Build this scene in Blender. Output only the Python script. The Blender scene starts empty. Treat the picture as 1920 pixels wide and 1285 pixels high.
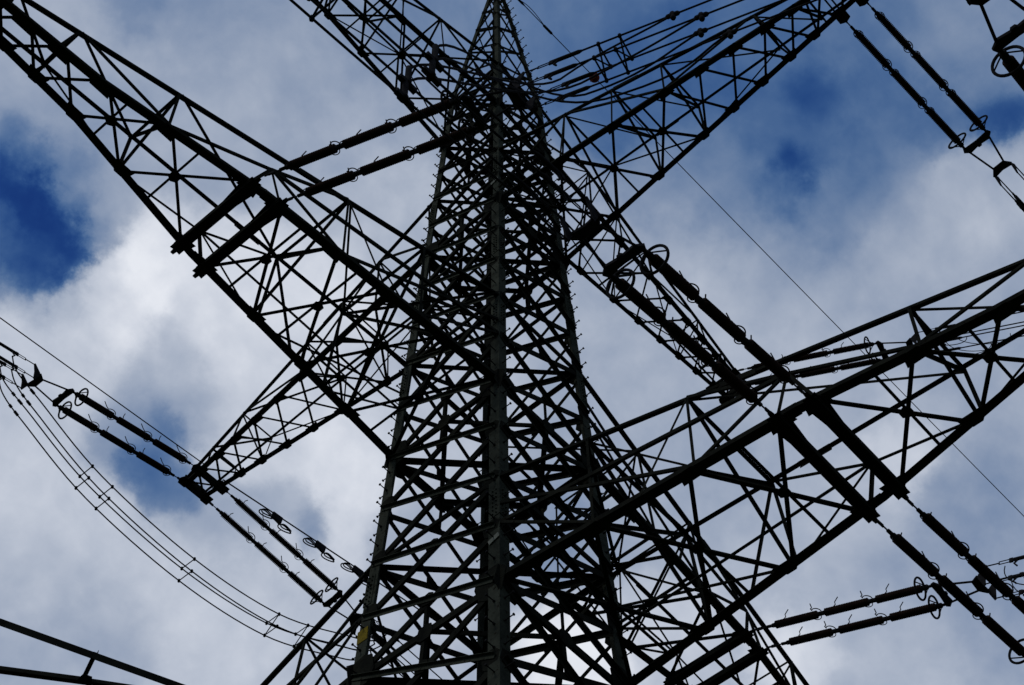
import bpy, math, random
from mathutils import Vector, Matrix
random.seed(7)
R = math.radians
D = bpy.data
SC = bpy.context.scene
COL = SC.collection
GZ = -1.6                      # ground level; heights are counted from the eye of the viewer

# ------------------------------------------------------------------ camera
EYE = Vector((13.9025, 12.5681, 0.0))
PITCH = 0.995807; ROLL = -0.008616
fh = Vector((-0.754277, -0.656557, 0)); rt = Vector((-0.656557, 0.754277, 0))
fw = fh * math.cos(PITCH) + Vector((0, 0, math.sin(PITCH)))
up = -fh * math.sin(PITCH) + Vector((0, 0, math.cos(PITCH)))
rt2 = rt * math.cos(ROLL) + up * math.sin(ROLL)
up2 = up * math.cos(ROLL) - rt * math.sin(ROLL)
cam = D.cameras.new('camera'); cam.sensor_width = 36; cam.lens = 36 * 3308.5 / 1920
cam.clip_start = 0.1; cam.clip_end = 4000
co = D.objects.new('camera', cam); COL.objects.link(co)
m = Matrix.Identity(4)
for i, v in enumerate((rt2, up2, -fw)):
    for j in range(3): m[j][i] = v[j]
co.matrix_world = Matrix.Translation(EYE) @ m
SC.camera = co

# ------------------------------------------------------------------ sky, sun, exposure
SC.view_settings.view_transform = 'Standard'; SC.view_settings.look = 'None'
SC.view_settings.exposure = 0.0; SC.view_settings.gamma = 1.0
SUN_EL, SUN_AZ = R(34), math.atan2(-0.12, 0.99)          # direction to the sun in the plan (x, y)
sd = Vector((math.cos(SUN_EL) * math.cos(SUN_AZ), math.cos(SUN_EL) * math.sin(SUN_AZ), math.sin(SUN_EL)))
sl = D.lights.new('sun', 'SUN'); sl.energy = 1.0; sl.angle = R(12); sl.color = (1, .96, .9)
so = D.objects.new('sun', sl); COL.objects.link(so)
so.rotation_euler = sd.to_track_quat('Z', 'Y').to_euler(); so.location = (60, 20, 80)

def pix(px, py):               # compass direction of a point of the sky
    u, v = (px - 960) / 3308.5, -(py - 642.5) / 3308.5
    return (fw + rt2 * u + up2 * v).normalized()
# brightness of the cloud cover round the sky: (place, cover, spread)
CLOUDS = [
 ((15, 315), .03, 28), ((50, 350), .0, 30), ((90, 410), .0, 34), ((115, 465), .02, 32), ((125, 505), .08, 24), ((15, 395), .26, 34), ((25, 445), .26, 34), ((65, 465), .14, 30), ((70, 505), .20, 26), ((10, 500), .42, 30), ((5, 260), .30, 34),
 ((50, 290), .24, 26), ((128, 305), .34, 26), ((85, 320), .46, 24), ((130, 380), .40, 28), ((165, 455), .50, 28), ((60, 545), .62, 30), ((125, 555), .68, 26), ((190, 390), .60, 50),
 ((30, 200), .58, 60), ((130, 260), .56, 60), ((330, 250), .60, 100), ((100, 60), .62, 90), ((260, 20), .40, 50), ((420, 50), .50, 80), ((180, 150), .58, 80),
 ((520, 160), .62, 120), ((640, 330), .72, 100), ((480, 300), .64, 90), ((270, 520), 1.06, 50), ((330, 450), .92, 60), ((230, 630), .96, 60), ((180, 560), .86, 50), ((420, 500), .90, 70), ((460, 620), .90, 80), ((600, 560), .88, 90),
 ((40, 600), .84, 60), ((110, 680), .78, 60), ((30, 800), .80, 90), ((310, 660), .70, 45), ((250, 720), .62, 45), ((320, 830), .38, 34), ((280, 880), .28, 32), ((330, 930), .34, 36), ((230, 810), .52, 45), ((380, 760), .66, 50),
 ((470, 760), .88, 70), ((480, 860), .80, 50), ((150, 940), .78, 80), ((150, 1040), .74, 80), ((200, 1200), .66, 60), ((60, 1230), .66, 90), ((60, 1060), .76, 70), ((400, 1150), .80, 100),
 ((575, 1010), .46, 28), ((530, 960), .62, 36), ((420, 1000), .60, 60), ((640, 880), .88, 80), ((640, 1030), .84, 40), ((560, 1120), .76, 60), ((590, 1230), .74, 70),
 ((820, 60), .40, 100), ((760, 200), .58, 90), ((760, 420), .74, 80), ((1080, 40), .33, 90), ((1180, 130), .30, 80), ((1320, 110), .20, 60), ((1230, 230), .26, 60), ((1450, 60), .32, 80), ((1400, 200), .27, 60),
 ((1550, 170), .13, 50), ((1520, 240), .27, 50), ((1465, 290), .02, 34), ((1440, 340), .22, 40), ((1330, 330), .38, 70), ((1410, 390), .44, 60), ((1250, 360), .46, 70), ((1250, 470), .62, 70), ((1180, 560), .68, 80), ((1620, 60), .38, 70), ((1640, 200), .32, 60), ((1620, 300), .34, 60),
 ((1865, 215), .14, 34), ((1820, 160), .34, 40), ((1800, 60), .46, 80), ((1900, 100), .40, 60), ((1750, 250), .30, 50), ((1650, 370), .50, 70), ((1800, 380), .66, 80), ((1890, 420), .72, 60), ((1540, 380), .42, 60), ((1460, 460), .60, 70), ((1640, 470), .62, 50), ((1720, 520), .62, 70), ((1600, 560), .70, 90), ((1350, 600), .70, 100),
 ((1500, 640), .66, 100), ((1850, 600), .62, 100), ((1150, 720), .68, 110), ((930, 500), .66, 120), ((870, 760), .76, 100), ((1010, 860), .62, 60),
 ((1050, 960), .56, 90), ((850, 1020), .66, 90), ((1250, 950), .64, 90), ((1300, 780), .64, 90), ((1690, 850), .86, 40), ((1730, 800), .70, 60), ((1850, 780), .62, 70), ((1820, 930), .54, 60),
 ((1600, 1010), .68, 80), ((1740, 1060), .60, 60), ((1880, 1150), .60, 90), ((1700, 1180), .72, 80), ((1640, 1250), .74, 60), ((1490, 1200), .90, 50), ((1480, 1100), .66, 60), ((1250, 1200), .80, 80), ((1080, 1260), 1.0, 70), ((760, 1180), .76, 90)]
w = D.worlds.new('World'); SC.world = w; w.use_nodes = True
nt = w.node_tree; nt.nodes.clear(); NN = nt.nodes; LK = nt.links
def nd(t, **k):
    n = NN.new(t)
    for a, b in k.items(): setattr(n, a, b)
    return n
def mth(op, a, b=None, c=None, clamp=False):
    n = nd('ShaderNodeMath', operation=op); n.use_clamp = clamp
    for i, x in enumerate((a, b, c)):
        if x is None: continue
        if isinstance(x, (int, float)): n.inputs[i].default_value = x
        else: LK.new(x, n.inputs[i])
    return n.outputs[0]
def vmth(op, a, b):
    n = nd('ShaderNodeVectorMath', operation=op)
    for i, x in enumerate((a, b)):
        if isinstance(x, (tuple, Vector)): n.inputs[i].default_value = x
        else: LK.new(x, n.inputs[i])
    return n
tc = nd('ShaderNodeTexCoord').outputs['Generated']
def noise(vec, scale, det, rough, dist=0.0):
    n = nd('ShaderNodeTexNoise'); n.inputs['Scale'].default_value = scale; n.inputs['Detail'].default_value = det
    n.inputs['Roughness'].default_value = rough; n.inputs['Distortion'].default_value = dist
    LK.new(vec, n.inputs['Vector']); return n
# wind-torn edges: the direction is displaced by noise before the banks of cloud are looked up
wn = noise(tc, 12.0, 8, .62)
wv = vmth('SUBTRACT', wn.outputs['Color'], (.5, .5, .5)).outputs[0]
sc_ = nd('ShaderNodeVectorMath', operation='SCALE'); LK.new(wv, sc_.inputs[0]); sc_.inputs['Scale'].default_value = .075
wd = vmth('ADD', tc, sc_.outputs[0]).outputs[0]
wd = nd('ShaderNodeVectorMath', operation='NORMALIZE'); LK.new(vmth('ADD', tc, sc_.outputs[0]).outputs[0], wd.inputs[0]); wd = wd.outputs[0]
num = den = None
for (pxy, val, spr) in CLOUDS:
    d = pix(*pxy); s = spr * .72 / 3308.5
    dt = nd('ShaderNodeVectorMath', operation='DOT_PRODUCT'); LK.new(wd, dt.inputs[0]); dt.inputs[1].default_value = d
    k = 1.0 / (s * s)
    e = mth('EXPONENT', mth('MULTIPLY_ADD', dt.outputs['Value'], k, -k))
    num = mth('MULTIPLY', e, val) if num is None else mth('MULTIPLY_ADD', e, val, num)
    den = e if den is None else mth('ADD', den, e)
base = mth('DIVIDE', mth('ADD', num, .60 * .02), mth('ADD', den, .02))
n1 = noise(tc, 13.0, 8, .56, .25).outputs['Fac']; n2 = noise(tc, 55.0, 4, .5, .2).outputs['Fac']
fld = mth('ADD', base, mth('MULTIPLY', mth('SUBTRACT', n1, .5), .32))
fld = mth('ADD', fld, mth('MULTIPLY', mth('SUBTRACT', n2, .5), .15))
fld = mth('MINIMUM', mth('MAXIMUM', mth('MULTIPLY_ADD', fld, .92, .075), 0.0), 1.0)
sky = nd('ShaderNodeTexSky', sky_type='NISHITA'); sky.sun_disc = False
sky.sun_elevation = SUN_EL; sky.sun_rotation = math.pi / 2 - SUN_AZ
sky.air_density = 1.0; sky.dust_density = 0.3; sky.ozone_density = 3.0
hs = nd('ShaderNodeHueSaturation'); hs.inputs['Hue'].default_value = .528; hs.inputs['Saturation'].default_value = 1.32; hs.inputs['Value'].default_value = .72
LK.new(sky.outputs[0], hs.inputs['Color'])
bgs = nd('ShaderNodeBackground'); bgs.inputs['Strength'].default_value = .10; LK.new(hs.outputs[0], bgs.inputs['Color'])
ramp = nd('ShaderNodeValToRGB'); cr = ramp.color_ramp; cr.interpolation = 'B_SPLINE'
def lin(c): return tuple(((x / 255 + .055) / 1.055) ** 2.4 if x / 255 > .04045 else x / 255 / 12.92 for x in c) + (1,)
stops = [(0, (6, 46, 114)), (.16, (30, 78, 140)), (.36, (84, 122, 165)), (.55, (140, 158, 184)), (.72, (178, 188, 204)), (.88, (208, 214, 226)), (1, (234, 237, 244))]
cr.elements[0].position = 0; cr.elements[0].color = lin(stops[0][1]); cr.elements[1].position = 1; cr.elements[1].color = lin(stops[-1][1])
for p_, c_ in stops[1:-1]:
    e_ = cr.elements.new(p_); e_.color = lin(c_)
LK.new(fld, ramp.inputs[0])
bgc = nd('ShaderNodeBackground'); bgc.inputs['Strength'].default_value = 1.0; LK.new(ramp.outputs[0], bgc.inputs['Color'])
mx = nd('ShaderNodeMixShader'); LK.new(mth('MULTIPLY', mth('POWER', fld, .4), 1.0, clamp=True), mx.inputs[0])
LK.new(bgs.outputs[0], mx.inputs[1]); LK.new(bgc.outputs[0], mx.inputs[2])
out = nd('ShaderNodeOutputWorld'); LK.new(mx.outputs[0], out.inputs[0])

# ------------------------------------------------------------------ materials
def mat(name, base, var, rough=.6, metal=0.0, scale=3.0, spots=None, bump=.15):
    mt = D.materials.new(name); mt.use_nodes = True; t = mt.node_tree; b = t.nodes['Principled BSDF']
    b.inputs['Roughness'].default_value = rough; b.inputs['Metallic'].default_value = metal
    tx = t.nodes.new('ShaderNodeTexCoord'); n = t.nodes.new('ShaderNodeTexNoise'); n.inputs['Scale'].default_value = scale; n.inputs['Detail'].default_value = 8
    n.inputs['Roughness'].default_value = .65
    t.links.new(tx.outputs['Object'], n.inputs['Vector'])
    r = t.nodes.new('ShaderNodeValToRGB'); r.color_ramp.elements[0].position = .35; r.color_ramp.elements[1].position = .68
    r.color_ramp.elements[0].color = tuple(base) + (1,); r.color_ramp.elements[1].color = tuple(var) + (1,)
    t.links.new(n.outputs['Fac'], r.inputs[0]); last = r.outputs[0]
    if spots:
        n2 = t.nodes.new('ShaderNodeTexNoise'); n2.inputs['Scale'].default_value = scale * 6; n2.inputs['Detail'].default_value = 4
        t.links.new(tx.outputs['Object'], n2.inputs['Vector'])
        r2 = t.nodes.new('ShaderNodeValToRGB'); r2.color_ramp.elements[0].position = .60; r2.color_ramp.elements[1].position = .70
        r2.color_ramp.elements[0].color = (0, 0, 0, 1); r2.color_ramp.elements[1].color = (1, 1, 1, 1)
        t.links.new(n2.outputs['Fac'], r2.inputs[0])
        mxn = t.nodes.new('ShaderNodeMix'); mxn.data_type = 'RGBA'; mxn.inputs[7].default_value = tuple(spots) + (1,)
        t.links.new(r2.outputs[0], mxn.inputs[0]); t.links.new(last, mxn.inputs[6]); last = mxn.outputs[2]
    t.links.new(last, b.inputs['Base Color'])
    b.inputs['Specular IOR Level'].default_value = .05; b.inputs['IOR'].default_value = 1.06
    if bump:
        bp = t.nodes.new('ShaderNodeBump'); bp.inputs['Strength'].default_value = bump; bp.inputs['Distance'].default_value = .01
        t.links.new(n.outputs['Fac'], bp.inputs['Height']); t.links.new(bp.outputs[0], b.inputs['Normal'])
    return mt
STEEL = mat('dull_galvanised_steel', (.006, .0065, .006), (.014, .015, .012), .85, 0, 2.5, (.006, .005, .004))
LITST = mat('lit_steel', (.017, .0195, .016), (.040, .045, .036), .85, 0, 2.5, (.010, .008, .006))  # lighter copy of STEEL: light on legs and near-left braces put into colour
FIT = mat('dark_fittings', (.009, .009, .010), (.018, .018, .02), .6, 0, 6)
GLAZE = mat('brown_porcelain', (.014, .009, .008), (.022, .014, .011), .45, 0, 4, None, 0)
ALU = mat('weathered_conductor', (.010, .010, .011), (.02, .02, .021), .6, 0, 8, None, .1)
YEL = mat('yellow_paint', (.09, .07, .012), (.15, .115, .016), .6, 0, 9, (.03, .025, .015))
PALE = mat('pale_plate', (.10, .11, .095), (.15, .16, .14), .5, 0, 12, (.2, .2, .17))
REDB = mat('dull_red_ball', (.09, .02, .015), (.14, .035, .025), .55, 0, 5)
CONC = mat('concrete', (.26, .25, .23), (.36, .35, .32), .9, 0, 4, (.18, .18, .16))
GRASS = mat('grass_ground', (.022, .034, .012), (.05, .062, .022), .95, 0, .6, (.05, .045, .02), .6)

# ------------------------------------------------------------------ mesh helpers
class MB:
    def __init__(s): s.v = []; s.f = []; s.sm = []
    def add(s, vs, fs, smooth=False):
        o = len(s.v); s.v += [tuple(x) for x in vs]
        for f in fs: s.f.append(tuple(i + o for i in f)); s.sm.append(smooth)
    def prism(s, ring_p, ring_q):
        n = len(ring_p)
        s.add(list(ring_p) + list(ring_q), [tuple(range(n))[::-1], tuple(range(n, 2 * n))] + [(i, (i + 1) % n, n + (i + 1) % n, n + i) for i in range(n)])
    def angle(s, p, q, wd, u, v, t=None, off=0.0, vr=1.0):
        """angle-iron bar: corner line p-q, one flange along u, the other along v"""
        p, q, u, v = Vector(p), Vector(q), Vector(u), Vector(v)
        ax = (q - p).normalized(); u = (u - ax * u.dot(ax)).normalized()
        v = v - ax * v.dot(ax); v = (v - u * v.dot(u)).normalized()
        t = t or max(.006, wd * .10)
        sec = [(0, 0), (wd, 0), (wd, t), (t, t), (t, wd * vr), (0, wd * vr)]
        if ax.dot(u.cross(v)) < 0: sec = sec[::-1]
        o = v * off
        s.prism([p + o + u * a + v * b for a, b in sec], [q + o + u * a + v * b for a, b in sec])
    def box(s, p, q, wu, wv, u):
        p, q, u = Vector(p), Vector(q), Vector(u); ax = (q - p).normalized()
        u = (u - ax * u.dot(ax)).normalized(); v = ax.cross(u)
        sec = [(-wu / 2, -wv / 2), (wu / 2, -wv / 2), (wu / 2, wv / 2), (-wu / 2, wv / 2)]
        s.prism([p + u * a + v * b for a, b in sec], [q + u * a + v * b for a, b in sec])
    def plate(s, c, n, u, pts, t):
        """flat plate: outline pts in the plane of u and n x u, thickness t"""
        c, n, u = Vector(c), Vector(n).normalized(), Vector(u)
        u = (u - n * u.dot(n)).normalized(); v = n.cross(u)
        s.prism([c - n * t / 2 + u * a + v * b for a, b in pts], [c + n * t / 2 + u * a + v * b for a, b in pts])
    def tube(s, pts, r, n=6, closed=False, caps=True):
        pts = [Vector(p) for p in pts]; rs = r if isinstance(r, (list, tuple)) else [r] * len(pts)
        N = len(pts); vs = []; prev = None
        for i, p in enumerate(pts):
            a = pts[(i + 1) % N] if (closed or i < N - 1) else p; b = pts[i - 1] if (closed or i > 0) else p
            d = (a - b).normalized()
            if prev is None:
                h = Vector((0, 0, 1)) if abs(d.z) < .9 else Vector((1, 0, 0)); u = d.cross(h).normalized()
            else: u = (prev - d * prev.dot(d)).normalized()
            prev = u; vv = d.cross(u)
            vs += [p + (u * math.cos(2 * math.pi * k / n) + vv * math.sin(2 * math.pi * k / n)) * rs[i] for k in range(n)]
        fs = []
        for i in range(N if closed else N - 1):
            j = (i + 1) % N
            for k in range(n): fs.append((i * n + k, i * n + (k + 1) % n, j * n + (k + 1) % n, j * n + k))
        if not closed and caps: fs += [tuple(range(n))[::-1], tuple((N - 1) * n + k for k in range(n))]
        s.add(vs, fs, True)
    def lathe(s, prof, n=14):
        """profile (x, r) turned about the x axis"""
        vs = [(x, r * math.cos(2 * math.pi * k / n), r * math.sin(2 * math.pi * k / n)) for x, r in prof for k in range(n)]
        fs = [(i * n + k, i * n + (k + 1) % n, (i + 1) * n + (k + 1) % n, (i + 1) * n + k) for i in range(len(prof) - 1) for k in range(n)]
        fs += [tuple(range(n)), tuple((len(prof) - 1) * n + k for k in range(n))[::-1]]
        s.add(vs, fs, True)
    def mesh(s, name, mt, org=(0, 0, 0)):
        me = D.meshes.new(name); o = Vector(org)
        me.from_pydata([tuple(Vector(x) - o) for x in s.v], [], s.f); me.materials.append(mt)
        me.polygons.foreach_set('use_smooth', s.sm); me.validate(); me.update(); return me
    def build(s, name, mt, parent=None, org=(0, 0, 0)):
        return link(name, s.mesh(name, mt, org), parent)
def link(name, me, parent=None, loc=None):
    ob = D.objects.new(name, me); COL.objects.link(ob)
    if parent: ob.parent = parent
    if loc is not None: ob.location = loc
    return ob
def tag(o, label=None, cat=None, group=None, kind=None):
    if label: o['label'] = label
    if cat: o['category'] = cat
    if group: o['group'] = group
    if kind: o['kind'] = kind
    return o
def empty(name, loc=(0, 0, 0)):
    o = D.objects.new(name, None); COL.objects.link(o); o.location = loc; o.empty_display_size = .3; return o

# ------------------------------------------------------------------ ground
g = MB(); S_ = 1500
g.add([(-S_, -S_, GZ), (S_, -S_, GZ), (S_, S_, GZ), (-S_, S_, GZ)], [(0, 1, 2, 3)])
tag(g.build('ground', GRASS), kind='structure')

# ------------------------------------------------------------------ the tower
ORG = Vector((0, 0, GZ))
tower = tag(empty('lattice_tower', ORG), 'tall dark steel lattice power pylon with crossarms reaching out in four directions', 'power pylon')
ZA, ZB, ZC, ZD, ZK, ZP = 19.48, 24.98, 32.11, 37.21, 39.7, 48.25
RA2, RC2 = 2.1, 1.4966
def half(z):
    k = (RC2 - RA2) / (ZC - ZA)
    if z <= ZK: r = RA2 + k * (z - ZA)
    else: r = (RA2 + k * (ZK - ZA)) * (ZP + .25 - z) / (ZP + .25 - ZK)
    return r / math.sqrt(2)
LEGS = {'near': (1, 1), 'left': (1, -1), 'far': (-1, -1), 'right': (-1, 1)}
def lp(n, z): h = half(z); a, b = LEGS[n]; return Vector((a * h, b * h, z))
LV = [GZ + .3, 1.8, 5.0, 7.8, 10.3, 12.4, 14.3, 16.1, 17.8, ZA, 20.8, 22.1, 23.55, ZB, 26.5, 28.0, 29.4, 30.75, ZC, 33.35, 34.6, 35.9, ZD, 38.45, ZK, 41.3, 42.85, 44.25, 45.5, 46.6, 47.5]
def legw(z): return .222 if z < 24 else (.195 if z < 32 else (.16 if z < ZK - .1 else .115))
def bw(z): return 1.0 if z < 23 else (.95 if z < 28 else (.92 if z < 33 else (.80 if z < ZK - .1 else .5)))

bolt = MB()
bolt.tube([(0, 0, 0), (.17, 0, 0)], .011, 6); bolt.tube([(.165, 0, 0), (.182, 0, 0)], .023, 8); bolt.tube([(.0, 0, 0), (.025, 0, 0)], .022, 6)
bolt_me = bolt.mesh('step_bolt', FIT)
for n, (sa, sb) in LEGS.items():
    L = MB()
    cuts = [GZ + .3, 24.0, 32.0, ZK, ZP - .12]
    for z0, z1 in zip(cuts[:-1], cuts[1:]):
        p, q = lp(n, z0), lp(n, z1); wd = legw((z0 + z1) / 2)
        L.angle(p, q, wd, (-sa, 0, 0), (0, -sb, 0), wd * .11)
    for zj in (21.4, 27.3, 30.1, 33.9):                     # bolted splice covers
        wd = legw(zj) * .8; p, q = lp(n, zj - .35), lp(n, zj + .35)
        L.angle(p + Vector((sa, sb, 0)) * .012, q + Vector((sa, sb, 0)) * .012, wd, (-sa, 0, 0), (0, -sb, 0), .011)
        for k in range(7):
            for j in (.3, .7):
                c = lp(n, zj - .3 + k * .1)
                for dr, ins in (((sa, 0, 0), (0, -sb, 0)), ((0, sb, 0), (-sa, 0, 0))):
                    c2 = c + Vector(ins) * wd * j + Vector(dr) * .018
                    L.tube([c2, c2 + Vector(dr) * .018], .014, 6)
    leg = L.build('tower_leg', LITST, tower, ORG)
    far_b = MB()
    z = 1.5; k = 0
    while z < 47:
        for j, (d, off) in enumerate((((sa, 0, 0), (0, -sb, 0)), ((0, sb, 0), (-sa, 0, 0)))):
            zz = z + j * .09; p = lp(n, zz) + Vector(off) * legw(zz) * .45
            if n != 'far' and 17.5 < z < (25.5 if n != 'near' else 25.0):
                b = link('step_bolt', bolt_me, leg, p - ORG)
                b.rotation_euler = (0, 0, math.atan2(d[1], d[0]))
            elif z < 40 or n == 'right':
                d = Vector(d)
                far_b.tube([p, p + d * .17], .011, 6); far_b.tube([p + d * .165, p + d * .182], .023, 8)
        z += .5; k += 1
    tag(far_b.build('step_bolt', FIT, leg, ORG), kind='stuff')
    f_ = MB(); c = lp(n, GZ)
    f_.tube([(c.x, c.y, GZ - .4), (c.x, c.y, GZ + .34)], [.5, .36], 16); f_.build('foundation', CONC, tower, ORG)

FACES = [('near', 'left', Vector((1, 0, 0))), ('left', 'far', Vector((0, -1, 0))), ('far', 'right', Vector((-1, 0, 0))), ('right', 'near', Vector((0, 1, 0)))]
# bar widths per face: (rising from first leg to second, rising from second to first)
WID = [(.078, .135), (.130, .062), (.080, .105), (.092, .135)]
def hexp(w_, h_): return [(-w_, -h_ * .45), (-w_ * .45, -h_), (w_ * .55, -h_), (w_, -h_ * .3), (w_ * .8, h_ * .7), (w_ * .2, h_), (-w_ * .7, h_ * .8)]
for (A, B, nrm), (wr, wl) in zip(FACES, WID):
    gus = MB(); stuff = MB()
    fl_obs = []
    for i in range(len(LV) - 1):
        z0, z1 = LV[i], LV[i + 1]
        f = bw((z0 + z1) / 2)
        inA = (lp(B, z0) - lp(A, z0)).normalized()
        for kind, (P0, Q0, wd) in enumerate(((lp(A, z0), lp(B, z1), wr * f), (lp(B, z0), lp(A, z1), wl * f))):
            ax = (Q0 - P0).normalized(); sh = ax * .07
            up_ = nrm.cross(ax); up_ = up_ if up_.z > 0 else -up_
            side = nrm if kind == 0 else -nrm
            tgt = MB() if 17.7 < z0 < 33.5 else stuff
            tgt.angle(P0 + sh + side * .014, Q0 - sh + side * .014, wd, -up_, side, max(.008, wd * .09), 0, .8)
            if tgt is not stuff: fl_obs.append((tgt, LITST if kind == 0 and A == 'near' else STEEL))  # rising bars of the near-left face take the steel coloured as lit
        # gusset plates
        for n, sgn in ((A, 1), (B, -1)):
            p = lp(n, z0) + inA * sgn * .17 * max(f, .5); s_ = (.30 if z0 in (ZA, ZB, ZC, ZD) else .17) * max(f, .8 if z0 in (ZC, ZD) else .55)
            gus.plate(p - nrm * .003, nrm, inA * sgn, hexp(s_, s_ * 1.1), .012)
        mid = (lp(A, z0) + lp(B, z0) + lp(A, z1) + lp(B, z1)) / 4
        if z0 > 15 and z0 < 39: gus.plate(mid, nrm, Vector((0, 0, 1)), hexp(.13 * f, .13 * f), .010)
    rings = []; vt = MB()
    for zz, wd in ((ZA, .13), (22.1, .09), (ZB, .12), (28.0, .08), (ZC, .10), (34.6, .07), (ZD, .09), (ZK, .08), (10.3, .12), (30.75, .06), (33.35, .06), (35.9, .055), (38.45, .05)):
        p, q = lp(A, zz), lp(B, zz); rg = MB(); rings.append(rg); rg.angle(p - nrm * .02, q - nrm * .02, wd, (0, 0, -1), -nrm)
        m_ = (p + q) / 2
        if zz in (ZA, ZB, ZC, ZD):
            gus.plate(m_ - nrm * .008 - Vector((0, 0, .08)), nrm, Vector((1, 0, 0)) if abs(nrm.y) > .5 else Vector((0, 1, 0)), hexp(.17 * bw(zz), .16 * bw(zz)), .012)
            i = LV.index(zz); zc = (LV[i - 1] + zz) / 2; mc = (lp(A, zc) + lp(B, zc)) / 2
            vt.angle(m_ - nrm * .03, mc - nrm * .02, .075, nrm.cross(Vector((0, 0, 1))), -nrm)
            zc = (LV[i + 1] + zz) / 2; mc = (lp(A, zc) + lp(B, zc)) / 2
            vt.angle(m_ - nrm * .03, mc - nrm * .02, .06, nrm.cross(Vector((0, 0, 1))), -nrm)
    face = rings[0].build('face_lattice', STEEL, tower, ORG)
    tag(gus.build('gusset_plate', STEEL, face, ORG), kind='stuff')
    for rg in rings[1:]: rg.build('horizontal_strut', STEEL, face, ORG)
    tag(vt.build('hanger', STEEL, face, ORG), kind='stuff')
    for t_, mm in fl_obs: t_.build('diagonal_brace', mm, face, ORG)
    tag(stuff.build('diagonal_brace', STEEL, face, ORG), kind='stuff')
# plan bracing inside the tower
for zz, wd in ((ZA, .10), (22.1, .07), (ZB, .09), (28.0, .065), (ZC, .08), (34.6, .06), (ZD, .07), (ZK, .06)):
    pb = MB()
    c = [lp(n, zz) for n in ('near', 'left', 'far', 'right')]; mids = [(c[i] + c[(i + 1) % 4]) / 2 for i in range(4)]
    pb.angle(c[0], c[2], wd, (1, -1, 0), (0, 0, -1), None, .03); pb.angle(c[1], c[3], wd, (1, 1, 0), (0, 0, -1), None, .05)
    if zz in (ZA, ZB, ZC, ZD):
        for i in range(4): pb.angle(mids[i], mids[(i + 1) % 4], wd, (0, 0, -1), Vector((0, 0, 0)) - (mids[i] + mids[(i + 1) % 4]) * .5 + Vector((0, 0, zz)))
    pb.plate((0, 0, zz - .02), (0, 0, 1), (1, 0, 0), hexp(.16, .16), .012)
    pb.build('plan_bracing', STEEL, tower, ORG)
# peak
pk = MB(); pk.box((0, 0, ZP - .5), (0, 0, ZP + .12), .16, .16, (1, 0, 0)); pk.plate((0, 0, ZP + .1), (0, 1, 0), (1, 0, 0), [(-.2, -.1), (.2, -.1), (.12, .12), (-.12, .12)], .02)
pk.build('peak_cap', STEEL, tower, ORG)
# small plates bolted to the legs
pl = MB(); c = lp('left', 20.35); pl.box(c + Vector((.01, .10, -.16)), c + Vector((.012, .10, .12)), .012, .22, (1, 0, 0))
tag(pl.build('marker_plate', YEL, tower, ORG), 'yellow marker band')
for zz, hh in ((20.45, .10), (33.0, .08)):
    pl = MB(); c = lp('near', zz); pl.box(c + Vector((.02, -.20, -.02)), c + Vector((.02, -.0, hh * .5)), .012, hh, (1, 0, 0)); tag(pl.build('marker_plate', PALE, tower, ORG), 'pale marker plate')

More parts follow.
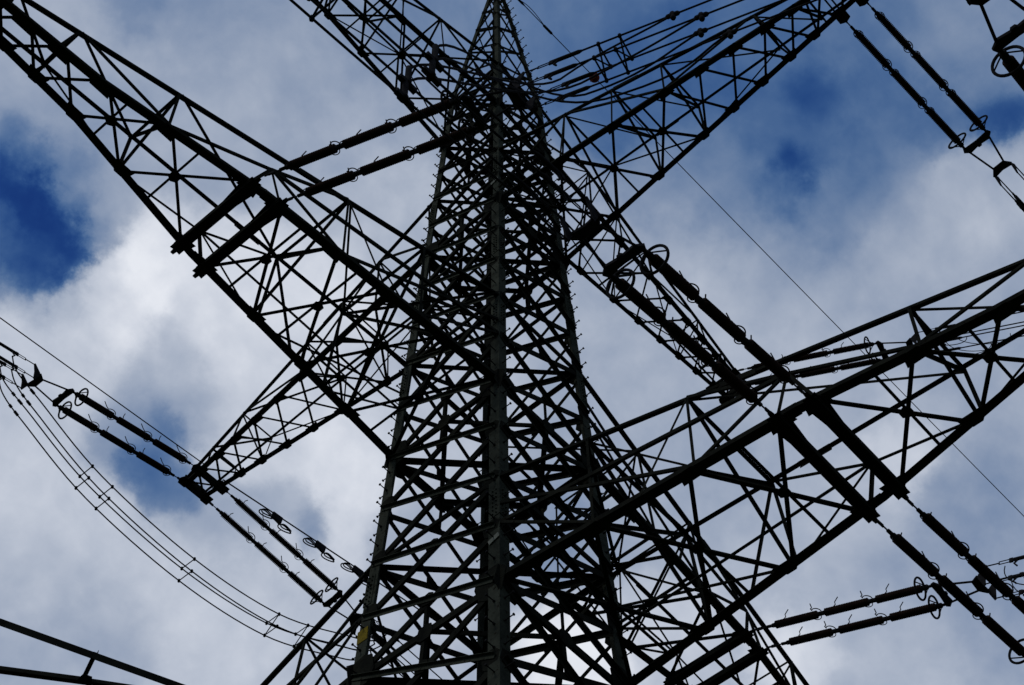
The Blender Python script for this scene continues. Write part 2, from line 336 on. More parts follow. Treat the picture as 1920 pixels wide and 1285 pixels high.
# ------------------------------------------------------------------ crossarms
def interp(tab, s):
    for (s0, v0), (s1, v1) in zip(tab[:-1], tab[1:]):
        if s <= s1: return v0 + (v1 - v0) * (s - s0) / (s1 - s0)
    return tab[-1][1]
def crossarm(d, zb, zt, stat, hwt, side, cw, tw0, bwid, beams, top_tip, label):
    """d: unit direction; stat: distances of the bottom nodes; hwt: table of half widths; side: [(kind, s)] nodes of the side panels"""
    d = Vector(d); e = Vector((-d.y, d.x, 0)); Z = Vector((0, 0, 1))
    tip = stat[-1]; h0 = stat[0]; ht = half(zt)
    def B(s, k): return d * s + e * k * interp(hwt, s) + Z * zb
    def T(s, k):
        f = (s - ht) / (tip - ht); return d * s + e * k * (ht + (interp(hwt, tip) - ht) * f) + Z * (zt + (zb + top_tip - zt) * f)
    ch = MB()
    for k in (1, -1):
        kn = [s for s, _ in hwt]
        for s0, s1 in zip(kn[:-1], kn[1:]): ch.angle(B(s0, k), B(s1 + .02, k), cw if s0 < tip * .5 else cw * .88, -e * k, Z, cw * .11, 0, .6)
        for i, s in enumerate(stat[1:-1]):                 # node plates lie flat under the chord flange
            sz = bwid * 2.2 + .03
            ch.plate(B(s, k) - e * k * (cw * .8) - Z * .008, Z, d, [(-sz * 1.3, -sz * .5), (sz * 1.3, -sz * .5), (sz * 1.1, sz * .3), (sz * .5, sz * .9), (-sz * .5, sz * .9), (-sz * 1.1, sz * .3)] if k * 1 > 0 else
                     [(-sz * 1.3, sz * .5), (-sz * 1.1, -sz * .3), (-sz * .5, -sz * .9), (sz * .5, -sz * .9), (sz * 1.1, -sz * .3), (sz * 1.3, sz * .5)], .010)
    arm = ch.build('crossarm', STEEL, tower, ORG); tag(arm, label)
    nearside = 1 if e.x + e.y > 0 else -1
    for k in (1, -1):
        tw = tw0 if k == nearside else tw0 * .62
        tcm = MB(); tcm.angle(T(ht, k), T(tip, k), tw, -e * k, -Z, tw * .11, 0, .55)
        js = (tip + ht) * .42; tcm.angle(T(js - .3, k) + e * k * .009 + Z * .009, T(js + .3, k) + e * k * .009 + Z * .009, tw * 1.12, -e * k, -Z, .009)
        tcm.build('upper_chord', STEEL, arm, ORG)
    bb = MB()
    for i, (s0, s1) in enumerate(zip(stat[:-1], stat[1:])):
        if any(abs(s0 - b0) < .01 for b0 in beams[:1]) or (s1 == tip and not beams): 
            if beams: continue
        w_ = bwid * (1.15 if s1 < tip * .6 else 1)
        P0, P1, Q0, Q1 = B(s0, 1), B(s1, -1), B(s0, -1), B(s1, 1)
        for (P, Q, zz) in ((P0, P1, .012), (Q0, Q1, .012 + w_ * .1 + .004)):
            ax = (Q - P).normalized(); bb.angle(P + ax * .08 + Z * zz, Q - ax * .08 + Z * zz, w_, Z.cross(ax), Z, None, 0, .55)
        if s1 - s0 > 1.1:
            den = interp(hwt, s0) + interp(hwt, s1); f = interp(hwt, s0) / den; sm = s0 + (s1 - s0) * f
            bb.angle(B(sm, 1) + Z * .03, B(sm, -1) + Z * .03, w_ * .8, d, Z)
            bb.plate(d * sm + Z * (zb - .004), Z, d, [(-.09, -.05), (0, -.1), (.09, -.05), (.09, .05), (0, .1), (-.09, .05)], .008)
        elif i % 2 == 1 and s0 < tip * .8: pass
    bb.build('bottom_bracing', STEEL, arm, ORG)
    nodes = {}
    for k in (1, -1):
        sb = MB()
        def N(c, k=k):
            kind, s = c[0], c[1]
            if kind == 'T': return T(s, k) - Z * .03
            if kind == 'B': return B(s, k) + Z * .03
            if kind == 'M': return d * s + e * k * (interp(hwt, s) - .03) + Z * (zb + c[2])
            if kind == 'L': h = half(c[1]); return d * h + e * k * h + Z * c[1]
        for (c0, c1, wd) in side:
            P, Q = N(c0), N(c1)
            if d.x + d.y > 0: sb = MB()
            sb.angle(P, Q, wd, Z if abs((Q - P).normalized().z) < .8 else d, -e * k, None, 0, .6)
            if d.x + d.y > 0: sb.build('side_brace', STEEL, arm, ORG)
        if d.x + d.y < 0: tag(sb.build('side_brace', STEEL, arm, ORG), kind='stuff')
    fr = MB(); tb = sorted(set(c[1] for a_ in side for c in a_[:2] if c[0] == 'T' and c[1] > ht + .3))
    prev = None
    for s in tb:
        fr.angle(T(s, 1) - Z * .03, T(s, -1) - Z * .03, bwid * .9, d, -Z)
        bs = min(stat, key=lambda x: abs(x - s))
        fr.angle(T(s, 1) - Z * .05, B(bs, -1) + Z * .03, bwid * .9, d, e); fr.angle(T(s, -1) - Z * .05 + d * .03, B(bs, 1) + Z * .03 + d * .03, bwid * .9, d, -e)
        if prev is not None: fr.angle(T(prev, -1) - Z * .05, T(s, 1) - Z * .05, bwid * .8, e, -Z)
        else: fr.angle(T(ht + .1, 1) - Z * .05, T(s, -1) - Z * .05, bwid * .8, e, -Z)
        prev = s
    fr.build('cross_frame', STEEL, arm, ORG)
    for s in beams:
        bm = MB(); hw = interp(hwt, s) + .05
        c = d * s + Z * (zb - .035)
        for o in (-.075, .075): bm.box(c + d * o - e * hw, c + d * o + e * hw, .02, .13, d)
        bm.box(c + Z * .055 - e * hw * .96, c + Z * .055 + e * hw * .96, .130, .012, d)
        for k in (1, -1):
            q_ = c + e * k * (hw + .02); bm.plate(q_ - Z * .02, Z, e * k, [(-.18, -.10), (.03, -.10), (.02, -.04), (.10, -.03), (.10, .03), (.02, .04), (.03, .10), (-.18, .10)], .022)
            # haunch plates that stiffen the joint with the chord
            if k == (1 if abs(d.x) > .5 else -1): bm.plate(c + e * k * (hw - .30) + Z * .02, Z, e * k, [(-.40, -.09), (.16, -.155), (.16, .155), (-.40, .09)], .012)
        bm.build('cross_beam', STEEL, arm, ORG)
    if not beams:
        for s in (stat[-2], tip - .03):
            bm = MB(); hw = interp(hwt, s) + .05
            for o in (-.05, .05): bm.box(d * (s + o) + Z * (zb - .03) - e * hw, d * (s + o) + Z * (zb - .03) + e * hw, .02, .13, d)
            for k in (1, -1): bm.plate(d * s + e * k * (hw - .02) + Z * (zb - .03), Z, e, [(-.1, -.12), (.1, -.12), (.14, -.03), (.14, .03), (.1, .12), (-.1, .12)], .03)
            bm.build('cross_beam', STEEL, arm, ORG)
    tp = MB(); c = d * (tip + .03) + Z * (zb + top_tip * .5); hw = interp(hwt, tip) + .05
    tp.plate(c, d, e, [(-hw, -top_tip * .6), (hw, -top_tip * .6), (hw * .9, top_tip * .7), (-hw * .9, top_tip * .7)], .03); tp.build('end_plate', STEEL, arm, ORG)
    return arm

# side panels: (node, node, bar width); T = on upper chord, B = on lower chord, M = at a height between, L = on the leg
BIG = lambda zt, zm: [(('T', 10.1), ('B', 10.25), .05), (('T', 10.1), ('B', 8.25), .055), (('T', 8.25), ('B', 8.25), .055), (('B', 8.2), ('M', 6.4, .85), .06),
    (('M', 6.4, .85), ('T', 4.75), .06), (('M', 6.4, .85), ('L', zm), .075), (('M', 6.4, .85), ('B', 6.15), .06), (('M', 6.4, .85), ('B', 6.7), .06), (('M', 6.4, .85), ('B', 4.95), .055),
    (('T', 4.75), ('B', 4.8), .05), (('T', 4.75), ('B', 3.9), .05), (('B', 4.7), ('L', zm + .5), .06), (('T', 3.0), ('B', 3.1), .05), (('B', 3.1), ('L', zm), .05), (('T', 11.2), ('B', 11.2), .045)]
SMALL = lambda zt: [(('T', 7.25), ('B', 7.43), .045), (('T', 7.25), ('B', 5.1), .05), (('T', 5.1), ('B', 5.1), .045), (('B', 5.1), ('T', 2.7), .055), (('T', 2.7), ('B', 2.58), .045), (('T', 2.7), ('L', zt - 2.0), .055), (('T', 3.9), ('B', 3.85), .04), (('T', 8.3), ('B', 8.35), .04)]
hA, hB, hC, hD = half(ZA), half(ZB), half(ZC), half(ZD)
stA = [hA, 3.1, 4.7, 6.15, 6.7, 8.15, 9.4, 10.3, 11.0, 11.45, 12.0]
stB = [hB, 2.5, 3.75, 4.95, 6.15, 6.7, 8.25, 9.4, 10.2, 10.87, 11.45, 12.0]
stC = [hC, 2.58, 3.85, 5.1, 5.92, 6.7, 7.43, 8.05, 8.68, 9.2]
stD = [hD, 2.45, 3.85, 5.0, 5.9, 6.7, 7.4, 8.05, 8.72, 9.25]
wA = [(hA, hA), (6.45, 1.07), (9.3, .60), (12.0, .30)]; wB = [(hB, hB), (6.45, .90), (9.4, .43), (12.0, .28)]
wC = [(hC, hC), (9.2, .31)]; wD = [(hD, hD), (9.25, .31)]
for d, nm in (((0, 1), 'near right'), ((0, -1), 'far left')):
    crossarm((d[0], d[1], 0), ZA, 22.1, stA, wA, BIG(22.1, 20.8), .158, .105, .058, (6.15, 6.7), .26, 'long lower crossarm')
    crossarm((d[0], d[1], 0), ZC, 34.6, stC, wC, SMALL(34.6), .112, .08, .047, (), .26, 'shorter upper crossarm')
for d in ((1, 0), (-1, 0)):
    crossarm((d[0], d[1], 0), ZB, 28.0, stB, wB, BIG(28.0, 26.5), .150, .10, .052, (6.15, 6.7), .26, 'long middle crossarm')
    crossarm((d[0], d[1], 0), ZD, ZK, stD, wD, SMALL(ZK), .105, .075, .044, (), .26, 'topmost crossarm')

# ------------------------------------------------------------------ insulator sets
rod = MB()
prof = [(0, .022), (.01, .036), (.06, .040), (.07, .036)]
x = .08
while x < .945: prof += [(x, .050), (x + .004, .079), (x + .011, .076), (x + .021, .052)]; x += .0345
prof += [(.975, .036), (.98, .040), (1.04, .036), (1.05, .022)]
rod.lathe(prof, 16); rod_me = rod.mesh('insulator_rod', GLAZE)
cap = MB(); cap.lathe([(-.035, .022), (-.03, .042), (.05, .046), (.06, .04)], 12); cap_me = cap.mesh('metal_cap', FIT)
horn = MB()    # one pair of racket-shaped arcing horns round a joint
def arc(c, r, a0, a1, y, n=12): return [(c + r * math.cos(R(a0 + (a1 - a0) * i / n)), y, r * math.sin(R(a0 + (a1 - a0) * i / n))) for i in range(n + 1)]
for sy in (1,):
    horn.tube([(0, 0, .03)] + [(.11 - .10 * math.cos(t_ * .26), .085 * math.sin(t_ * .26), .05 + .005 * t_) for t_ in range(1, 12)] + [(.25, .02, .16), (.24, .0, .20), (.29, .0, .31)], .010, 6)
    horn.tube([(0, 0, -.03)] + [(.10 - .09 * math.cos(t_ * .26), -.09 * math.sin(t_ * .26), -.045) for t_ in range(1, 11)], .0085, 6)
horn_me = horn.mesh('arcing_horn', FIT)
ring = MB(); ring.tube([(0, .205 * math.cos(i * math.pi / 14), .205 * math.sin(i * math.pi / 14)) for i in range(28)], .020, 8, closed=True)
for s in (1, -1): ring.tube([(0, .2 * s, 0), (.08, .1 * s, 0), (.14, .02 * s, 0)], .011, 6)
ring_me = ring.mesh('grading_ring', FIT)
lk = MB(); lk.tube([(0, 0, 0), (.12, 0, 0)], .020, 6); lk.box((.08, 0, 0), (.20, 0, 0), .055, .03, (0, 0, 1)); lk.tube([(.18, 0, 0), (.34, 0, 0)], .013, 6); lk.box((.30, 0, 0), (.41, 0, 0), .05, .035, (0, 1, 0))
link_me = lk.mesh('shackle', FIT)
YG, QS = .265, .20
yk = MB(); yk.plate((3.76, 0, 0), (0, 0, 1), (1, 0, 0), [(-.07, -.30), (.0, -.33), (.09, -.22), (.07, -.05), (.10, -.03), (.10, .03), (.07, .05), (.09, .22), (.0, .33), (-.07, .30), (-.05, 0)], .045)
for s in (1, -1): yk.tube([(3.50, YG * s, 0), (3.62, YG * s, 0), (3.64, YG * s, 0), (3.76, YG * s, 0)], [.05, .05, .026, .026], 8)
yk_me = yk.mesh('yoke_plate', FIT)
yk2 = MB(); yk2.plate((4.47, 0, 0), (0, 0, 1), (1, 0, 0), [(-.08, -.12), (.06, -.23), (.10, -.2), (.07, 0), (.10, .2), (.06, .23), (-.08, .12)], .04)
for s in (1, -1): yk2.plate((4.62, QS * s, 0), (0, 1, 0), (1, 0, 0), [(-.07, -.04), (.06, -.24), (.09, -.22), (.07, 0), (.09, .22), (.06, .24), (-.07, .04)], .028)
yk2_me = yk2.mesh('yoke_plate', FIT)
trd = MB(); trd.tube([(3.80, YG - .02, 0), (4.42, .12, 0)], .020, 6); trd_me = trd.mesh('tie_rod', FIT)
trd2 = MB(); trd2.tube([(3.80, -YG + .02, 0), (4.42, -.12, 0)], .020, 6); trd2_me = trd2.mesh('tie_rod', FIT)
def clampmesh(sy, sz):
    c = MB(); y, z = QS * sy, QS * sz
    c.tube([(4.68, y, z * 1.02), (4.95, y, z)], .012, 6)
    for o in (.03, -.03): c.tube([(4.93, y, z + o), (5.16, y, z + o)], .009, 6)
    c.box((5.13, y, z), (5.20, y, z), .09, .03, (0, 0, 1))
    c.tube([(5.17, y, z), (5.22, y, z), (5.62, y, z), (5.68, y, z)], [.016, .034, .034, .018], 8)
    c.tube([(5.30, y, z - .01), (5.22, y, z - .09), (5.28, y, z - .16)], .018, 6)
    return c.mesh('dead_end_clamp', FIT)
CL = [clampmesh(a, b) for a in (1, -1) for b in (1, -1)]
SETX = 5.68
def frame(start, az, el):
    return Matrix.Translation(start) @ Matrix.Rotation(R(az), 4, 'Z') @ Matrix.Rotation(-R(el), 4, 'Y')
def insulator_set(start, az, el, label, clamps=True):
    root = empty('insulator_set', start); root.rotation_euler = (0, -R(el), R(az))
    root.rotation_mode = 'XYZ'
    tag(root, label, 'insulator string', 'double insulator strings pulling on the crossarms')
    for s in (1, -1):
        link('shackle', link_me, root, (0, YG * s, 0))
        for i in range(3):
            x0 = .42 + i * 1.055
            r_ = link('insulator_rod', rod_me, root, (x0, YG * s, 0))
            c1 = link('metal_cap', cap_me, r_, (.03, 0, 0)); c2 = link('metal_cap', cap_me, r_, (1.03, 0, 0)); c2.rotation_euler = (0, 0, math.pi)
            h1 = link('arcing_horn', horn_me, root, (x0 - .0, YG * s, 0))
            if i < 2:
                h2 = link('arcing_horn', horn_me, root, (x0 + 1.05, YG * s, 0)); h2.rotation_euler = (0, 0, math.pi)
        link('grading_ring', ring_me, root, (3.47, YG * s, 0))
    link('yoke_plate', yk_me, root); link('yoke_plate', yk2_me, root); link('tie_rod', trd_me, root); link('tie_rod', trd2_me, root)
    if clamps:
        for c in CL: link('dead_end_clamp', c, root)
    return frame(start, az, el)
PL, ML, ELP, ELM = .9, 175.6, -13.4, -11.0
SETS = {
 'A_mid_plus': ((1.17, 6.42, ZA - .04), PL, ELP, 'double insulator string running up left from the long right crossarm to the tower edge'),
 'A_mid_minus': ((-1.17, 6.42, ZA - .04), 176.8, -1.0, 'thick double insulator string running from the long right crossarm to the lower right corner'),
 'A_tip_plus': ((.45, 11.62, ZA + .08), PL, ELP, 'nearest double insulator string at the top right corner with a large round ring'),
 'C_right_minus': ((-.34, 8.93, ZC), ML, ELM, 'double insulator string hanging off the tip of the upper right crossarm, alone against blue sky'),
 'C_left_plus': ((.34, -8.93, ZC), PL, ELP, 'double insulator string going up left from the tip of the small left crossarm'),
 'C_left_minus': ((-.34, -8.93, ZC), ML, ELM, 'double insulator string going down right from the end of the small left crossarm'),
 'B_mid_left': ((6.42, 1.05, ZB - .04), 103, -13.0, 'thick double insulator string between the long upper left crossarm and the tower top'),
 'B_mid_far': ((-6.42, 1.05, ZB - .04), 96, -17.5, 'double insulator string at the lower right, running level beneath the big right crossarm'),
 'D_far': ((-8.97, .36, ZD), 106, -17.0, 'thin distant double insulator string seen between the two chords of the big right crossarm')}
FR = {}
for k, (s, az, el, lab) in SETS.items(): FR[k] = insulator_set(s, az, el, lab)

# ------------------------------------------------------------------ conductors
def wirepath(M, x0, x1, y, z, c=230., n=40):
    """a wire that leaves the clamps along the string and sags in its own vertical plane"""
    pts = []
    for i in range(n + 1):
        x = x0 + (x1 - x0) * (i / n) ** 1.6
        p = M @ Vector((x, y, z)); pts.append(p + Vector((0, 0, (x - x0) ** 2 / (2 * c))))
    return pts
def spacer(mb, quad, r=.014, full=True):
    q4 = [quad[0], quad[1], quad[2], quad[3]]
    for a, b in (((0, 2), (1, 3), (0, 3), (1, 2)) if full else ((0, 2), (1, 3))): mb.tube([q4[a], q4[b]], r, 6)
    for p in q4: mb.tube([p + Vector((0, 0, -.035)), p + Vector((0, 0, .035))], .03, 6)
def bundle(key, length, label, spx=(9, 20, 36)):
    M = FR[key]; root = empty('conductor_bundle', M @ Vector((SETX, 0, 0)))
    tag(root, label, 'power line', 'four-wire conductor bundles leaving the insulators')
    o = root.location.copy(); paths = []
    for a in (1, -1):
        for b in (1, -1):
            pts = wirepath(M, SETX - .05, length, QS * a, QS * b); paths.append((a, b))
            mb = MB(); mb.tube(pts, .0165, 6); mb.build('wire', ALU, root, o)
    for x in spx:
        if x > length: continue
        mb = MB(); quad = [M @ Vector((x, QS * a, QS * b)) + Vector((0, 0, (x - SETX) ** 2 / 460)) for a, b in paths]
        spacer(mb, quad); mb.build('spacer', FIT, root, o)
    return root
LEN = 90
bundle('A_mid_plus', LEN, 'four parallel wires passing up left in front of the tower top')
bundle('A_mid_minus', 60, 'four wires continuing the string at the lower right corner, outside the picture edge')
bundle('A_tip_plus', LEN, 'four wires rising from the nearest insulator string at the top right corner')
bundle('C_right_minus', LEN, 'four wires at the right picture edge below the string of the upper right crossarm')
bundle('C_left_plus', LEN, 'four wires leaving the left picture edge above the hanging jumper loop')
bundle('C_left_minus', LEN, 'four thin wires seen through the lower left part of the tower body')
bundle('B_mid_left', LEN, 'four wires fanning from the tower top to the top edge of the picture', (5.95, 6.3, 12, 24))
bundle('B_mid_far', LEN, 'four wires at the right picture edge beside thin hanging loops, lower right')
bundle('D_far', LEN, 'four thin wires crossing behind the big right crossarm towards the right edge')

# jumper that swings under the small left crossarm from one string to the other
def bez(p0, p1, p2, p3, n=22):
    return [p0 * (1 - t) ** 3 + p1 * 3 * t * (1 - t) ** 2 + p2 * 3 * t * t * (1 - t) + p3 * t ** 3 for t in [i / n for i in range(n + 1)]]
Ma, Mb = FR['C_left_plus'], FR['C_left_minus']
jr = empty('jumper_loop', (0, -8.95, 29.3)); tag(jr, 'long sagging four-wire jumper loop with H-shaped spacers at the lower left', 'jumper cable')
jp = []
for a in (1, -1):
    for b in (1, -1):
        p0 = Ma @ Vector((5.28, QS * a, QS * b - .16)); p3 = Mb @ Vector((5.28, -QS * a, QS * b - .16))
        mid = Vector((-.1, -8.95 + .2 * a, 29.22 + .2 * b))
        l0 = Vector((4.55, p0.y * .5 + (-8.95 + .2 * a) * .5, 30.18 + .2 * b)); l1 = Vector((-4.5, p3.y * .5 + (-8.95 + .2 * a) * .5, 30.25 + .2 * b))
        pts = []
        ctrl = [p0, Vector((p0.x - .25, l0.y, p0.z - .25)), l0, Vector((2.6, mid.y, 29.5 + .2 * b)), mid, Vector((-2.6, mid.y, 29.55 + .2 * b)), l1, Vector((p3.x + .25, l1.y, p3.z - .25)), p3]
        for i in range(len(ctrl) - 1):                    # Catmull-Rom
            c0 = ctrl[max(i - 1, 0)]; c1 = ctrl[i]; c2 = ctrl[i + 1]; c3 = ctrl[min(i + 2, len(ctrl) - 1)]
            for j in range(8):
                t = j / 8; pts.append(.5 * ((2 * c1) + (c2 - c0) * t + (2 * c0 - 5 * c1 + 4 * c2 - c3) * t * t + (3 * c1 - c0 - 3 * c2 + c3) * t ** 3))
        pts.append(ctrl[-1]); jp.append(pts)
        mb = MB(); mb.tube(pts, .0165, 6)
        for idx in (12, 14): mb.tube([pts[idx], pts[idx + 1]], .034, 6)
        mb.build('wire', ALU, jr, jr.location)
for ax_ in (2.97, 2.25, -.1, -2.55, -3.3):
    quad = [min(pts, key=lambda p: abs(p.x - ax_)) for pts in jp]
    if ax_ < -2:
        mb = MB(); spacer(mb, quad, .013); mb.build('spacer', FIT, jr, jr.location)
    else:
        for i, j in ((0, 2), (1, 3)):
            mb = MB(); mb.tube([quad[i], quad[j]], .013, 6)
            for p in (quad[i], quad[j]): mb.tube([p + Vector((0, 0, -.035)), p + Vector((0, 0, .035))], .03, 6)
            mb.build('spacer', FIT, jr, jr.location)

# jumper from the upper left string's wires to the bundle that passes in front of the tower
M1, M2 = FR['B_mid_left'], FR['A_mid_plus']
jr2 = empty('jumper_loop', M1 @ Vector((7.6, 0, 0))); tag(jr2, 'four jumper wires bending into upright black sleeves left of the tower top', 'jumper cable')
for i, (a, b) in enumerate(((1, 1), (1, -1), (-1, 1), (-1, -1))):
    xt = 7.45 + .12 * (i % 2); base = M2 @ Vector((xt, QS * a, QS * b)) + Vector((0, 0, (xt - SETX) ** 2 / 460))
    top = base + Vector((0, .0, .46)); xe = 7.15 + .5 * (i % 2) + (.25 if a > 0 else 0)
    end = M1 @ Vector((xe, QS * a, QS * b)) + Vector((0, 0, (xe - SETX) ** 2 / 460))
    pts = bez(top - Vector((0, 0, .1)), top + Vector((-.1, .15, .55)), M1 @ Vector((5.0, .1 * a, -.9 + .15 * b)), M1 @ Vector((xe - 1.6, QS * a, QS * b - .6)), 16)
    pts += bez(pts[-1], pts[-1] + (pts[-1] - pts[-2]) * 5, end - (M1.to_3x3() @ Vector((.5, 0, .22))), end, 10)[1:]
    mb = MB(); mb.tube(pts, .0165, 6); wv_ = mb.build('wire', ALU, jr2, jr2.location)
    sl_ = MB(); sl_.tube([base - Vector((0, 0, .03)), base + Vector((0, 0, .04)), base + Vector((0, 0, .07)), top - Vector((0, 0, .04)), top], [.05, .05, .038, .038, .02], 10)
    sl_.box(base + Vector((-.13, 0, 0)), base + Vector((.13, 0, 0)), .08, .06, (0, 0, 1)); sl_.build('sleeve', FIT, jr2, jr2.location)
    cl_ = MB(); dx = M1.to_3x3() @ Vector((1, 0, 0)); cl_.tube([end - dx * .11, end - dx * .08, end + dx * .08, end + dx * .11], [.02, .04, .04, .02], 8); cl_.tube([end - Vector((0, 0, .13)), end - Vector((0, 0, .09)), end, end + Vector((0, 0, .05))], [.035, .045, .03, .045], 8)
    cl_.build('clamp', FIT, jr2, jr2.location)

# thin earthing loops that hang under the dead ends of the far strings
for key, lab in (('D_far', 'thin loose wire loops hanging under the distant clamps near the right edge'), ('B_mid_far', 'thin loose wire loops at the lower right picture edge')):
    M = FR[key]; e_ = empty('wire_loop', M @ Vector((5.3, 0, 0))); tag(e_, lab, 'wire loop')
    for i, (x0, x1, y, dr) in enumerate(((4.98, 6.4, .2, .62), (5.3, 6.9, .05, .8), (5.5, 7.4, -.2, 1.0), (5.0, 5.9, -.1, .45))):
        p0 = M @ Vector((x0, y, QS)); p3 = M @ Vector((x1, y, -QS)); dz = Vector((0, 0, -dr))
        mb = MB(); mb.tube(bez(p0, p0 + dz - Vector((.0, .3, 0)), p3 + dz, p3, 18), .010, 6); mb.build('wire', ALU, e_, e_.location)

# ------------------------------------------------------------------ earth wires
def dirv(az, el): return Vector((math.cos(R(el)) * math.cos(R(az)), math.cos(R(el)) * math.sin(R(az)), math.sin(R(el))))
def earth(start, az, el, length, r, c, label, name='earth_wire', n=30):
    root = empty(name, start); tag(root, label, 'earth wire'); d_ = dirv(az, el); st = Vector(start)
    f = lambda t: st + d_ * t + Vector((0, 0, t * t / (2 * c)))
    mb = MB(); mb.tube([f(length * (i / n) ** 1.5) for i in range(n + 1)], r, 6); mb.build('wire', ALU, root, st); return root, f, st
r1, f1, s1_ = earth((0, 0, ZP - .03), 175.6, -12.2, 110, .0135, 900, 'single thin wire running from the tower peak down to the right picture edge')
mb = MB(); mb.tube([f1(.35), f1(.42), f1(1.05), f1(1.15)], [.015, .035, .035, .015], 8); mb.tube([f1(1.9), f1(1.95), f1(2.25), f1(2.3)], [.015, .04, .04, .015], 8); mb.build('end_clamp', FIT, r1, s1_)
mb = MB(); q0 = lp('right', 46.9); mb.tube(bez(f1(2.0), f1(1.4) + Vector((.1, .1, .05)), q0 + Vector((-.5, .3, .15)), q0, 14), .011, 6); mb.build('bonding_loop', ALU, r1, s1_)
# aircraft marker ball
ballc = f1(4.05); mb = MB(); rr = .155
prof = [(-rr * math.cos(math.pi * i / 14), max(.012, rr * math.sin(math.pi * i / 14))) for i in range(15)]
mb.lathe(prof, 20); mb.tube([(0, (rr + .004) * math.cos(i * math.pi / 12), (rr + .004) * math.sin(i * math.pi / 12)) for i in range(24)], .012, 6, closed=True)
bo = mb.build('marker_ball', REDB, None); bo.location = ballc; bo.rotation_euler = (0, R(12.2), R(175.6))
tag(bo, 'small dark reddish ball threaded on the thin wire beside the tower top', 'marker ball')
r2, f2, s2_ = earth((.3, -8.62, ZC + .2), .9, -7.4, 110, .0145, 900, 'single cable running up left from the small left crossarm to the left picture edge')
r3, f3, s3_ = earth((-.3, -8.62, ZC + .2), 175.6, 3.2, 100, .019, -700, 'single cable with coiled dampers running down right from the small left crossarm behind the tower')
dm = MB()
def slot(mb, c, ax, sd_, L_, W_):
    pts = []
    for i in range(20):
        a = 2 * math.pi * i / 20; pts.append(c + ax * math.cos(a) * L_ + sd_ * math.sin(a) * W_ + sd_.cross(ax) * .02 * math.sin(2 * a))
    mb.tube(pts, .017, 6, closed=True)
for t in (1.62, 2.95, 4.12):
    dd = tag(empty('vibration_damper', f3(t)), {1.62: 'coiled cable damper nearest to the small left crossarm', 2.95: 'middle one of the three coiled cable dampers', 4.12: 'coiled cable damper farthest from the small left crossarm, nearest the tower leg'}[t], 'cable damper', 'coiled dampers on the single cable')
    ax_ = dirv(175.6, 3.2); dn = (Vector((0, 0, -1)) + Vector((.25, -.25, 0))).normalized(); c = f3(t)
    m1 = MB(); slot(m1, c - ax_ * .26 + dn * .17, ax_, dn, .19, .075); slot(m1, c - ax_ * .24 + dn * .17 + Vector((.02, .05, 0)), ax_, dn, .16, .06); m1.build('coil', FIT, dd, c)
    m1 = MB(); slot(m1, c + ax_ * .34 + dn * .24, ax_, dn, .19, .075); slot(m1, c + ax_ * .36 + dn * .24 + Vector((.02, .05, 0)), ax_, dn, .15, .05); m1.build('coil', FIT, dd, c)
    m1 = MB(); m1.box(c - ax_ * .13 + dn * .06, c + ax_ * .16 + dn * .08, .17, .06, dn); m1.tube([c - ax_ * .1 + dn * .12, c + ax_ * .18 + dn * .2], .03, 6); m1.build('clamp', FIT, dd, c)

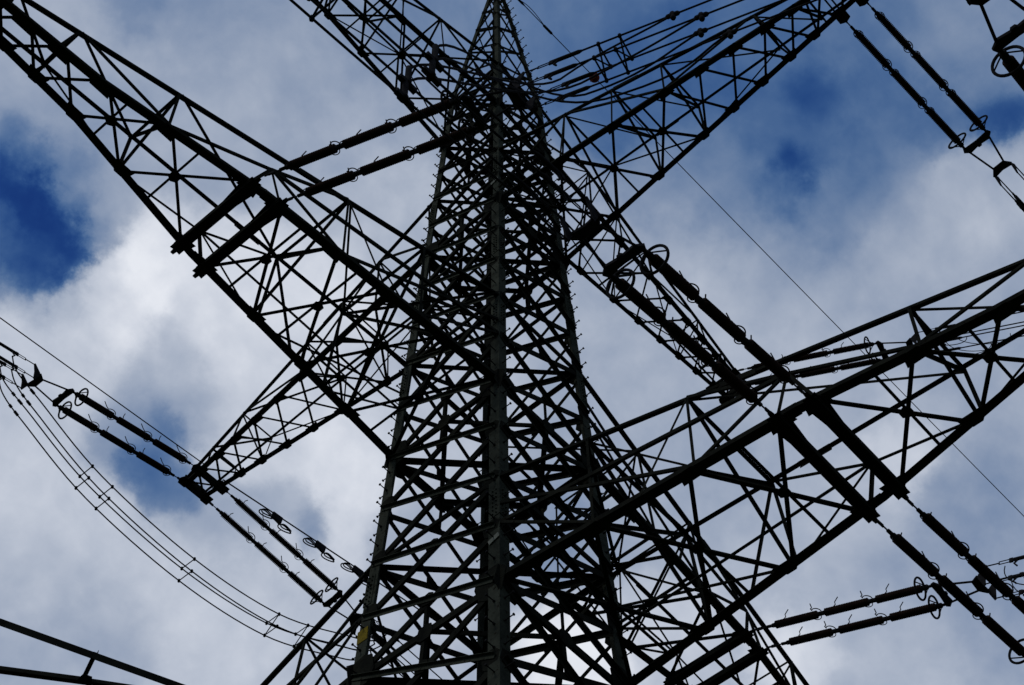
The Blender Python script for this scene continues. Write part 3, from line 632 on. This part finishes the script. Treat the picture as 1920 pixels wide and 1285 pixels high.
# ------------------------------------------------------------------ a second, smaller lattice mast whose arm reaches into the corner
S0 = Vector((12.6, -1.3, GZ)); z0 = 14.0
gm = tag(empty('lattice_mast', S0), 'nearer dark steel arm crossing the bottom left corner of the picture', 'steel mast')
T0 = Vector((5.50, 1.29, z0)); dr = Vector((.933, -.36, 0)).normalized(); ee = Vector((-dr.y, dr.x, 0))
U1 = Vector((8.04, .31, z0)) + (Vector((8.04, .31, z0)) - Vector((6.09, 1.06, z0))) * 2.0
V1 = Vector((7.53, -.32, z0)) + (Vector((7.53, -.32, z0)) - Vector((6.85, .21, z0))) * 0.0
lowdir = (Vector((7.53, -.32, z0)) - Vector((6.85, .21, z0))).normalized()
V0 = Vector((6.87, .31, z0 - .02)); V1 = V0 + (Vector((7.53, -.32, z0)) - Vector((6.85, .21, z0))) * 6.0
W1 = (U1 + V1) / 2 + Vector((0, 0, 1.2))
ar = MB(); ar.angle(T0, U1, .095, -ee, (0, 0, -1)); ar.angle(V0, V1, .06, -ee, (0, 0, 1)); ar.angle(T0, V0, .05, -ee, (0, 0, 1));
am = ar.build('arm', STEEL, gm, S0)
for a_, b_, w_ in ((Vector((7.03, .70, z0)), V0, .05),):
    k = MB(); k.angle(a_, b_, w_, dr, (0, 0, 1)); k.plate(b_ + Vector((0, 0, .0)), (0, 0, 1), dr, [(-.09, -.05), (.09, -.05), (.05, .09), (-.05, .09)], .012); k.build('brace', STEEL, am, S0)
for f in (.45, .7, .9):
    k = MB(); a_ = T0.lerp(U1, f + .05); b_ = V0.lerp(V1, f); k.angle(a_, b_, .05, dr, (0, 0, 1)); k.build('brace', STEEL, am, S0)
mc = (U1 + V1) / 2
mast = MB()
for sx in (1, -1):
    for sy in (1, -1):
        mast.angle((mc.x + sx * .75, mc.y + sy * .75, GZ), (mc.x + sx * .45, mc.y + sy * .45, z0 + 1.4), .12, (-sx, 0, 0), (0, -sy, 0))
zz = GZ; i = 0
while zz < z0 + .3:
    z2 = zz + 1.3; w0 = .75 - .3 * (zz - GZ) / 17; w1 = .75 - .3 * (z2 - GZ) / 17
    for (ax0, ay0, ax1, ay1, nn) in ((1, 1, 1, -1, (1, 0, 0)), (1, -1, -1, -1, (0, -1, 0)), (-1, -1, -1, 1, (-1, 0, 0)), (-1, 1, 1, 1, (0, 1, 0))):
        o = Vector(nn) * .01
        mast.angle(Vector((mc.x + ax0 * w0, mc.y + ay0 * w0, zz)) + o, Vector((mc.x + ax1 * w1, mc.y + ay1 * w1, z2)) + o, .06, (0, 0, 1), nn)
        mast.angle(Vector((mc.x + ax1 * w0, mc.y + ay1 * w0, zz)) - o, Vector((mc.x + ax0 * w1, mc.y + ay0 * w1, z2)) - o, .06, (0, 0, 1), -Vector(nn))
    zz = z2
mast.build('mast', STEEL, gm, S0)
SC.render.film_transparent = False
